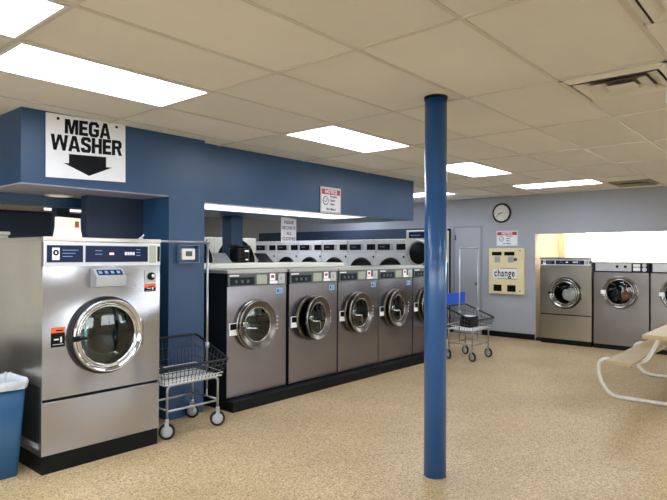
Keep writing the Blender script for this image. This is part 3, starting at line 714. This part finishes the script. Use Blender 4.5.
#T1, 'MEGA', .158, 'ink_black', t, (-.0, -.0095, .165), (PI/2, -.02, 0), .0075, 1.0)
#T2, 'WASHER', .158, 'ink_black', t, (.005, -.0095, .045), (PI/2, -.02, 0), .0075, .93)
GL = {
 'M': (1.15, [[(0,0),(.28,0),(.28,1),(0,1)], [(.87,0),(1.15,0),(1.15,1),(.87,1)], [(.18,1),(.42,1),(.69,0),(.46,0)], [(.73,1),(.97,1),(.69,0),(.46,0)]]),
 'E': (.78, [[(0,0),(.3,0),(.3,1),(0,1)], [(.2,0),(.78,0),(.78,.21),(.2,.21)], [(.2,.79),(.76,.79),(.76,1),(.2,1)], [(.2,.4),(.7,.4),(.7,.6),(.2,.6)]]),
 'G': (.92, [[(0,.18),(.3,.25),(.3,.75),(0,.82)], [(0,.18),(.2,0),(.42,.2),(.3,.25)], [(.2,0),(.72,0),(.6,.2),(.42,.2)], [(.72,0),(.92,.16),(.62,.26),(.6,.2)], [(.62,.2),(.92,.12),(.92,.54),(.62,.54)], [(.45,.36),(.92,.36),(.92,.54),(.45,.54)], [(0,.82),(.3,.75),(.42,.8),(.2,1)], [(.2,1),(.42,.8),(.6,.8),(.72,1)], [(.72,1),(.6,.8),(.63,.66),(.92,.66),(.92,.84)]]),
 'A': (1.0, [[(0,0),(.28,0),(.58,1),(.33,1)], [(.72,0),(1.0,0),(.67,1),(.42,1)], [(.22,.18),(.78,.18),(.72,.36),(.28,.36)]]),
 'W': (1.4, [[(0,1),(.28,1),(.46,0),(.22,0)], [(.46,0),(.24,0),(.56,1),(.8,1)], [(.6,1),(.84,1),(1.18,0),(.94,0)], [(.94,0),(1.18,0),(1.4,1),(1.12,1)]]),
 'S': (.86, [[(.0,.3),(.3,.3),(.33,.2),(.15,0),(0,.14)], [(.15,0),(.72,0),(.55,.2),(.33,.2)], [(.72,0),(.86,.16),(.86,.42),(.58,.34),(.55,.2)], [(.86,.42),(.7,.56),(.3,.66),(.16,.5),(.58,.34)], [(.0,.84),(.0,.6),(.16,.46),(.3,.66),(.3,.78)], [(.0,.84),(.3,.78),(.55,.8),(.7,1),(.16,1)], [(.55,.8),(.56,.7),(.84,.7),(.84,.86),(.7,1)]]),
 'H': (.9, [[(0,0),(.3,0),(.3,1),(0,1)], [(.6,0),(.9,0),(.9,1),(.6,1)], [(.2,.4),(.7,.4),(.7,.61),(.2,.61)]]),
 'R': (.92, [[(0,0),(.3,0),(.3,1),(0,1)], [(.2,.8),(.58,.8),(.72,1),(.2,1)], [(.72,1),(.58,.8),(.6,.62),(.9,.56),(.9,.84)], [(.2,.42),(.72,.42),(.9,.56),(.6,.62),(.2,.6)], [(.42,.5),(.7,.5),(.95,0),(.64,0)]]),
}
def block_word(b, word, xl, zl, xr, zr, hl, hr, y):
    tot = sum(GL[c][0] for c in word)-(.06 if 'W' in word else 0)+.06*(len(word)-1); cur = 0
    for c in word:
        wd, polys = GL[c]
        for P in polys:
            q = []
            for a, v in P:
                t_ = (cur+a)/tot; q.append((xl+(xr-xl)*t_, zl+(zr-zl)*t_+v*(hl+(hr-hl)*t_)))
            loft(b, [[(x, y, z) for x, z in q], [(x, y-.0012, z) for x, z in q]], 0, True, False)
        cur += wd+.06-(.06 if c == 'W' else 0)
b = NB(); block_word(b, 'MEGA', -.183, .104, .193, .114, .114, .128, -.0082); obj('mega_lettering', b, 'ink_black', t)
b = NB(); block_word(b, 'WASHER', -.289, -.037, .294, -.010, .122, .127, -.0082); obj('washer_lettering', b, 'ink_black', t)
b = NB(); A = [(-.13, -.035), (.16, -.02), (.16, -.115), (.185, -.115), (.02, -.195), (-.175, -.13), (-.13, -.13)]
A = [(-.148, -.053), (.156, -.038), (.156, -.12), (.208, -.119), (.014, -.208), (-.19, -.128), (-.148, -.126)]
loft(b, [[(x, -.0085, z) for x, z in A], [(x, -.0105, z) for x, z in A]], 0, True, False); obj('arrow', b, 'ink_black', t)
for x, z in ((-.235, .21), (.245, .225)):
    b = NB(); cyl(b, (x, -.014, z), (x, -.008, z), .011, n=14); obj('screw', b, 'ink_black', t)

def notice(label, loc, rz, w, h):
    t = thing('notice_sign', label, 'sign', loc, rz, 'white notice signs with red headings')
    b = NB(); flat(b, -w/2, w/2, -h/2, h/2, -.006, 0); obj('board', b, 'sign_white', t)
    b = NB(); zt = h/2
    for q in ((-w/2+.008, w/2-.008, zt-.012, zt-.009), (-w/2+.008, w/2-.008, -h/2+.009, -h/2+.012), (-w/2+.008, -w/2+.011, -h/2+.009, zt-.009), (w/2-.011, w/2-.008, -h/2+.009, zt-.009)): flat(b, *q, -.0072, -.0058)
    obj('border', b, 'ink_blue', t)
    b = NB(); flat(b, -w/2+.018, w/2-.018, zt-.026-h*.2, zt-.022, -.0072, -.0058); hd = obj('heading_bar', b, 'pink_red', t)
    text('heading_lettering', 'NOTICE', h*.2, 'sign_white', hd, (0, -.0078, zt-.024-h*.1), bold=.002, sx=min(1, w/h)*1.0)
    b = NB(); cx, cz, r_ = -w*.26, -h*.03, h*.17
    lathe(b, [(r_*.82, -.0072), (r_, -.0072), (r_, -.0058), (r_*.82, -.0058)], (cx, 0, cz), 'Y', 28)
    cyl(b, (cx-r_*.55, -.0066, cz+r_*.05), (cx-r_*.05, -.0066, cz-r_*.35), .003, n=6); cyl(b, (cx-r_*.05, -.0066, cz-r_*.35), (cx+r_*.5, -.0066, cz+r_*.35), .003, n=6)
    cyl(b, (cx-r_*.4, -.0066, cz+r_*.45), (cx-r_*.2, -.0066, cz+r_*.45), .003, n=6); cyl(b, (cx+r_*.1, -.0066, cz+r_*.45), (cx+r_*.3, -.0066, cz+r_*.45), .003, n=6)
    obj('round_symbol', b, 'ink_blue', t)
    for k, s in enumerate(['Premises', 'Under', 'Video']):
        text('body_lettering', s, h*.115, 'ink_blue', t, (-w*.04, -.0072, h*.14-k*h*.15), align='LEFT', bold=.001)
    text('footer_lettering', 'Surveillance', h*.115, 'ink_blue', t, (0, -.0072, -h/2+.045), bold=.001)
    return t
notice('white and red notice sign hanging low on the blue bulkhead above the washers', (5.275, 4.60, 2.172), 0, .375, .31)
notice('white and red notice sign on the grey wall above the change machine', (XW-.001, 4.455, 1.82), -PI/2, .41, .28)

t = thing('paper_note', 'white paper note hanging from the bulkhead above the service ledge', 'paper', (5.55, 5.6, 1.83))
b = NB(); P = [(-.15, .185), (.145, .17), (.14, -.135), (-.15, -.165)]
loft(b, [[(x, 0, z) for x, z in P], [(x, -.002, z) for x, z in P]], 0, True, False); obj('sheet', b, 'paper', t)
for k, s in enumerate(['PLEASE', 'RECHECK', 'ALL', 'CLOTHES']):
    text('note_lettering', s, .062, 'ink_violet', t, (0, -.0032, .115-k*.075), bold=.001, sx=.95)
t = thing('paper_card', 'bright cream folded card standing on top of the mega washer', 'card', (1.9, 4.2, 1.6245))
b = NB(); P = [(-.1, 0), (.105, 0), (.088, .142), (-.083, .148)]
loft(b, [[(x, 0.03-z*.2, z) for x, z in P], [(x, .033-z*.2, z) for x, z in P]], 0, True, False)
loft(b, [[(x, -.031+.035+z*.2, z) for x, z in [(-.1, 0), (.105, 0), (.088, .142), (-.083, .148)]], [(x, .007+z*.2, z) for x, z in P]], 0, True, False)
obj('card_sheet', b, 'card_cream', t)
b = NB(); P = [(.045, .075), (.078, .075), (.074, .12), (.047, .12)]
loft(b, [[(x, .0035+.0-0.004+z*.0, z) for x, z in P], [(x, -.003, z) for x, z in P]], 0, True, False); obj('printed_picture', b, 'rust', t)

# thermostat on column
t = thing('thermostat', 'white wall thermostat in a clear guard on the blue column', 'thermostat', (3.137, 4.51, 1.507))
b = NB(); box(b, -.108, .108, -.006, 0, -.083, .083, 0, .002); obj('guard_plate', b, 'guard_dark', t)
b = NB(); box(b, -.075, .072, -.035, -.0062, -.055, .05, 0, .01); bd = obj('housing', b, 'thermo', t)
b = NB(); box(b, -.035, .035, -.037, -.0348, -.02, .026, 0, .0005); obj('display', b, 'green_panel', bd)
b = NB()
for q in (-1, 1): box(b, q*.107-.0025, q*.107+.0025, -.05, -.006, -.083, .083); box(b, -.104, .104, -.05, -.006, q*.081-.0025, q*.081+.0025)
obj('guard_rim', b, 'guard', t)

# clock
t = thing('wall_clock', 'round wall clock with black rim on the grey back wall', 'clock', (XW-.0005, 4.556, 2.292), -PI/2)
b = NB(); lathe(b, [(.15, -.02), (.155, -.036), (.172, -.036), (.18, -.02), (.18, 0), (.15, 0)], n=56); obj('rim', b, 'black_plastic', t)
b = NB(); cyl(b, (0, -.022, 0), (0, -.001, 0), .1495, n=48); obj('dial', b, 'cream_metal', t)
b = NB()
for k in range(12):
    a = PI*k/6; u_ = Vector((math.sin(a), 0, math.cos(a))); cyl(b, u_*.118+Vector((0, -.0235, 0)), u_*.138+Vector((0, -.0235, 0)), .003, n=6)
obj('hour_marks', b, 'green_panel', t)
for L, a, r_, nm in ((.075, math.radians(-105), .005, 'hour_hand'), (.115, math.radians(-122), .0035, 'minute_hand')):
    b = NB(); u_ = Vector((math.sin(a), 0, math.cos(a))); cyl(b, -u_*.02+Vector((0, -.026, 0)), u_*L+Vector((0, -.026, 0)), r_, n=6); obj(nm, b, 'ink_black', t)

# change machine
t = thing('change_machine', 'cream change machine set in the grey back wall', 'change machine', (XW-.001, 4.455, 1.222), -PI/2)
b = NB(); box(b, -.336, .336, -.05, 0, -.425, .418, 0, .008); obj('front_plate', b, 'change_cream', t)
Y0 = -.0515
def cm(nm, x0, x1, z0, z1, m, y=-.056, bev=.0): 
    b = NB(); box(b, x0, x1, y, -.0495, z0, z1, 0, bev); return obj(nm, b, m, t)
cm('display_window', -.272, -.085, .283, .35, 'black_plastic'); cm('display_window', -.03, .162, .283, .35, 'black_plastic')
for x in (-.26, .0): cm('bill_slot', x+.04, x+.15, .155, .265, 'alu', -.06, .004)
b = NB(); cyl(b, (.185, -.07, .21), (.185, -.05, .21), .03, n=16); obj('lock', b, 'gold', t)
cm('letter_panel', -.262, .205, -.135, .035, 'sign_white', -.053)
text('change_lettering', 'change', .185, 'ink_black', t, (-.028, -.0545, -.045), sx=.70, bold=.003, sp=1.12)
b = NB(); box(b, -.15, .205, -.0535, -.0528, -.148, -.142); box(b, -.1, .205, -.0535, -.0528, .045, .052); obj('letter_lines', b, 'ink_black', t)
cm('coin_cup', -.24, -.083, -.375, -.255, 'black_plastic', -.056, .004); cm('coin_cup', .025, .185, -.378, -.258, 'black_plastic', -.056, .004)
for z in (.37, -.36):
    b = NB(); cyl(b, (.265, -.056, z), (.265, -.05, z), .012, n=12); obj('screw', b, 'ink_black', t)

# door on the back wall
b = NB(); box(b, XW-.02, XW, 4.985, 5.515, .01, 2.035, 0, .003)
d1 = struct('door_1', b, 'grey_door')
b = NB(); box(b, XW-.016, XW, 4.95, 4.984, 0, 2.07); box(b, XW-.016, XW, 5.516, 5.55, 0, 2.07); box(b, XW-.016, XW, 4.984, 5.516, 2.036, 2.07); obj('door_frame', b, 'frame_shadow_grey', d1)
b = NB(); cyl(b, (XW-.05, 5.04, .965), (XW-.02, 5.04, .965), .012, n=12); bmesh.ops.create_uvsphere(b, u_segments=16, v_segments=10, radius=.03, matrix=Matrix.Translation((XW-.06, 5.04, .965))); obj('door_knob', b, 'gold', d1)
b = NB(); cyl(b, (XW-.03, 5.5, 1.8), (XW-.03, 5.5, 1.9), .009, n=8); obj('hinge', b, 'black_base', d1)
b = NB(); box(b, XW-.05, XW, 5.62, 5.665, 0, 2.03); o = obj('shadow_strip', b, 'black_base'); tag(o, 'narrow black strip painting the shadow behind the cream dryer, left of the door', 'shadow_strip')  # black strip stands in for the shadow behind the cream dryer
# tall blue bin end seen past the pole
t = thing('laundry_bin', 'tall dark blue bin with a rounded top edge right behind the blue pole', 'bin', (8.33, 4.93, 0))
b = NB(); box(b, -.16, .16, -.16, .17, .1, 1.4, 0, .05); obj('body', b, 'bin_blue', t)
b = NB()
for x in (-.1, .1):
    for y in (-.1, .1): cyl(b, (x, y-.015, .05), (x, y+.015, .05), .05, n=16)
obj('casters', b, 'black_rubber', t)

# ------------------------------------------------------------------ laundry carts
def cart(label, loc, lx, blue=False, front_rail=True):
    t = thing('laundry_cart', label, 'laundry cart', loc, 0, 'wire laundry carts with hanging bars')
    hx = .325; yf, yb = -.25, .225; zf, zb = .585, .76; zfl = .44
    R = lambda x, y: (x, y, zf+(zb-zf)*(y-yf)/(yb-yf))
    b = NB(); c4 = [R(-hx, yf), R(hx, yf), R(hx, yb), R(-hx, yb)]
    loop = []
    for i in range(4):
        p, q, s_ = Vector(c4[i-1]), Vector(c4[i]), Vector(c4[(i+1) % 4]); a = q+(p-q).normalized()*.03; c_ = q+(s_-q).normalized()*.03
        loop += [a, q*.6+a*.2+c_*.2, c_]
    tube(b, loop, .0105, 8, 0, True); obj('rim', b, 'black_rubber', t)
    # wire basket
    bx_, byf, byb = .285, -.205, .19; wr = .0028
    b = NB(); b3 = NB()
    def fl(x, y): return (x*bx_/hx, byf+(y-yf)/(yb-yf)*(byb-byf), zfl)
    N = 17
    for i in range(N):
        x = -hx+2*hx*i/(N-1); tube(b, [R(x, yf), fl(x, yf)], wr, 5); tube(b, [fl(x, yb), R(x, yb)], wr, 5); tube(b3, [fl(x, yf), fl(x, yb)], wr*1.4, 5)
    Nn = 11
    for i in range(Nn):
        y = yf+(yb-yf)*i/(Nn-1); tube(b, [R(-hx, y), fl(-hx, y)], wr, 5); tube(b, [fl(hx, y), R(hx, y)], wr, 5); tube(b3, [fl(-hx, y), fl(hx, y)], wr*1.4, 5)
    for s_ in (.3, .6, .8, .98):
        lp = []
        for p in [(-hx, yf), (hx, yf), (hx, yb), (-hx, yb)]:
            a, c_ = Vector(R(*p)), Vector(fl(*p)); q = a.lerp(c_, s_); q.z = a.z+(c_.z-a.z)*s_; lp.append(q)
        lp.append(lp[0]); tube(b3 if s_ > .7 else b, lp, wr*(1.7 if s_ > .7 else 1.1), 5)
    obj('wire_basket', b, 'wire_dark', t); obj('basket_floor', b3, 'wire_bright', t)
    b = NB(); box(b, -bx_+.004, bx_-.004, byf+.005, byb-.005, zfl-.014, zfl-.008); 
    # frame
    b.free(); b = NB()
    yl = (-.19, .185)
    for y in yl:
        tube(b, fillet([(-lx, y, .155), (-lx, y, .41), (-lx+.03, y, .432), (lx-.03, y, .432), (lx, y, .41), (lx, y, .155)], .03), .0105, 8)
        tube(b, [(-lx, y, .225), (lx, y, .225)], .0105, 8)
    for x in (-lx, lx): tube(b, [(x, yl[0], .235), (x, yl[1], .235)], .008, 8)
    for x in (-.1, .1): tube(b, [(x, yl[0], .43), (x, yl[1], .43)], .006, 6)
    obj('frame', b, 'wire', t)
    # hanging bar
    b = NB(); xr = hx-.045
    tube(b, [(-xr, 0, .3), (-xr, 0, 1.61)], .011, 8); tube(b, [(xr, 0, .3), (xr, 0, 1.61)], .011, 8)
    tube(b, [(-xr-.02, 0, 1.613), (xr+.02, 0, 1.613)], .011, 8)
    for x in (-xr, xr): cyl(b, (x, 0, .66), (x, 0, .71), .02, n=12); cyl(b, (x, 0, 1.6), (x, 0, 1.64 if x > 0 else 1.62), .014, n=12); tube(b, [(x, 0, .31), (x*1.0-.0, 0, .235), (math.copysign(lx, x), 0, .235)], .009, 6)
    obj('hanging_rack', b, 'wire', t)
    for k, (x, y) in enumerate([(-lx, yl[0]), (lx, yl[0]), (-lx, yl[1]), (lx, yl[1])]):
        ang = [-.6, -.55, 1.1, -.9][k] if not blue else [1.2, 1.35, 1.0, 1.2][k]
        rr = .066
        b = NB(); lathe(b, [(.001, -.014), (.022, -.016), (.047, -.010), (.048, .010), (.022, .016), (.001, .014)], (0, 0, 0), 'Y', 28)
        w_ = obj('wheel', b, 'wheel_grey', t, (x, y, rr+.0005), (0, 0, ang))
        b = NB(); lathe(b, [(.047, -.012), (rr-.004, -.014), (rr, -.008), (rr, .008), (rr-.004, .014), (.047, .012)], (0, 0, 0), 'Y', 32); obj('tyre', b, 'black_rubber', w_)
        b = NB(); box(b, -.016, .016, -.022, -.018, -.01, .07, 0, .001); box(b, -.016, .016, .018, .022, -.01, .07, 0, .001); box(b, -.018, .018, -.022, .022, .07, .076); cyl(b, (0, -.025, 0), (0, .025, 0), .006, n=8); cyl(b, (0, 0, .076), (0, 0, .1), .017, n=12)
        obj('caster_fork', b, 'alu', w_)
    if blue:
        b = NB(); box(b, -hx+.02, hx-.02, yb-.006, yb+.006, .775, .945, 0, .004); obj('blue_panel', b, 'seat_blue', t)
        b = NB(); box(b, -hx+.06, -hx+.08, yb+.006, yb+.012, .74, .8); box(b, hx-.08, hx-.06, yb+.006, yb+.012, .74, .8); obj('panel_clip', b, 'alu', t)
    return t
cart('wire laundry cart parked between the mega washer and the row of washers', (2.895, 4.245, 0), .255)
cart('wire laundry cart with bright blue panel standing near the change machine', (7.665, 3.985, 0), .255, True)
t = thing('small_box', 'small black box with a white top inside the cart with the blue panel', 'box', (7.74, 4.02, .4445))
b = NB(); box(b, -.11, .12, -.09, .09, 0, .16, 0, .008); obj('body', b, 'black_plastic', t)
b = NB(); box(b, -.1, .05, -.08, .08, .161, .168); obj('white_top', b, 'paper', t)

# ------------------------------------------------------------------ trash can
t = thing('trash_can', 'blue rectangular waste bin with white liner left of the mega washer', 'trash can', (1.41, 4.28, 0))
b = NB()
def rr_(hx, hy, z, c_=.03, n=4):
    P = []
    for sx, sy, a0 in ((1, 1, 0), (-1, 1, 90), (-1, -1, 180), (1, -1, 270)):
        for i in range(n+1):
            a = math.radians(a0+90*i/n); P.append((sx*(hx-c_)+c_*math.cos(a), sy*(hy-c_)+c_*math.sin(a), z))
    return P
loft(b, [rr_(.145, .125, 0), rr_(.145, .13, .01), rr_(.178, .17, .60), rr_(.172, .164, .60), rr_(.14, .12, .02)], 0, True); obj('bin', b, 'bin_blue', t)
b = NB()
def wav(hx, hy, z, a=.004):
    P = rr_(hx, hy, z, .035, 8); return [(x*(1+a*math.sin(i*2.1)), y*(1+a*math.sin(i*1.7+1)), z_+.006*math.sin(i*1.3)) for i, (x, y, z_) in enumerate(P)]
loft(b, [wav(.184, .176, .595, .008), wav(.187, .179, .61), wav(.193, .183, .64), wav(.188, .178, .655), wav(.176, .167, .648), wav(.168, .158, .60), wav(.155, .14, .45, .03), wav(.13, .115, .3, .06)], 0, False); obj('liner', b, 'liner', t)
b = NB(); loft(b, [rr_(.12, .105, .3), rr_(.1, .09, .345), rr_(.04, .04, .37)], 0, True); obj('rubbish', b, 'liner', t)

# dark counter at far left
t = thing('side_cabinet', 'dark cabinet with a grey top at the far left edge behind the bin', 'cabinet', (1.18, 4.9, 0))
b = NB(); box(b, -.3, .25, -.2, .2, 0, .80, 0, .005); obj('body', b, 'dark_panel', t)
b = NB(); box(b, -.31, .26, -.21, .21, .801, .835, 0, .004); obj('top', b, 'alu', t)

# ------------------------------------------------------------------ picnic table
t = thing('picnic_table', 'wooden top picnic table with attached bench and white tube legs', 'table', (7.27, .97, 0))
X0, X1 = -1.17, 1.2
b = NB(); box(b, X0+.0, X1, -.37, .375, .712, .75, 0, .004); obj('tabletop', b, 'wood', t)
for y0, y1 in ((.47, .73), (-.73, -.47)):
    b = NB(); box(b, X0+.03, X1+.1, y0, y1, .425, .455, 0, .004)
    bn = obj('bench_seat', b, 'wood', t)
    b = NB(); box(b, X0+.03, X0+.03+.005, y0+.003, y0+.012, .418, .43); obj('edge_screw', b, 'black_base', bn)
for x in (-.74, .76):
    b = NB()
    for s_ in (1, -1):
        tube(b, fillet([(x, s_*.3, .705), (x, s_*.36, .56), (x, s_*.44, .408), (x, s_*.89, .408), (x, s_*.89, .2), (x, s_*.78, .0225), (x, 0, .0225)], .14, 8), .02, 10)
    box(b, x-.02, x+.02, -.33, .33, .69, .712)
    obj('tube_frame', b, 'tube_white', t)

# ------------------------------------------------------------------ world and view
w = bpy.data.worlds.new('world'); S.world = w; w.use_nodes = True
bg = w.node_tree.nodes['Background']; bg.inputs['Color'].default_value = (1, .97, .93, 1); bg.inputs['Strength'].default_value = 10.
vs = S.view_settings; vs.view_transform = 'Standard'; vs.look = 'None'; vs.gamma = 1; vs.exposure = 0.; vs.use_curve_mapping = False
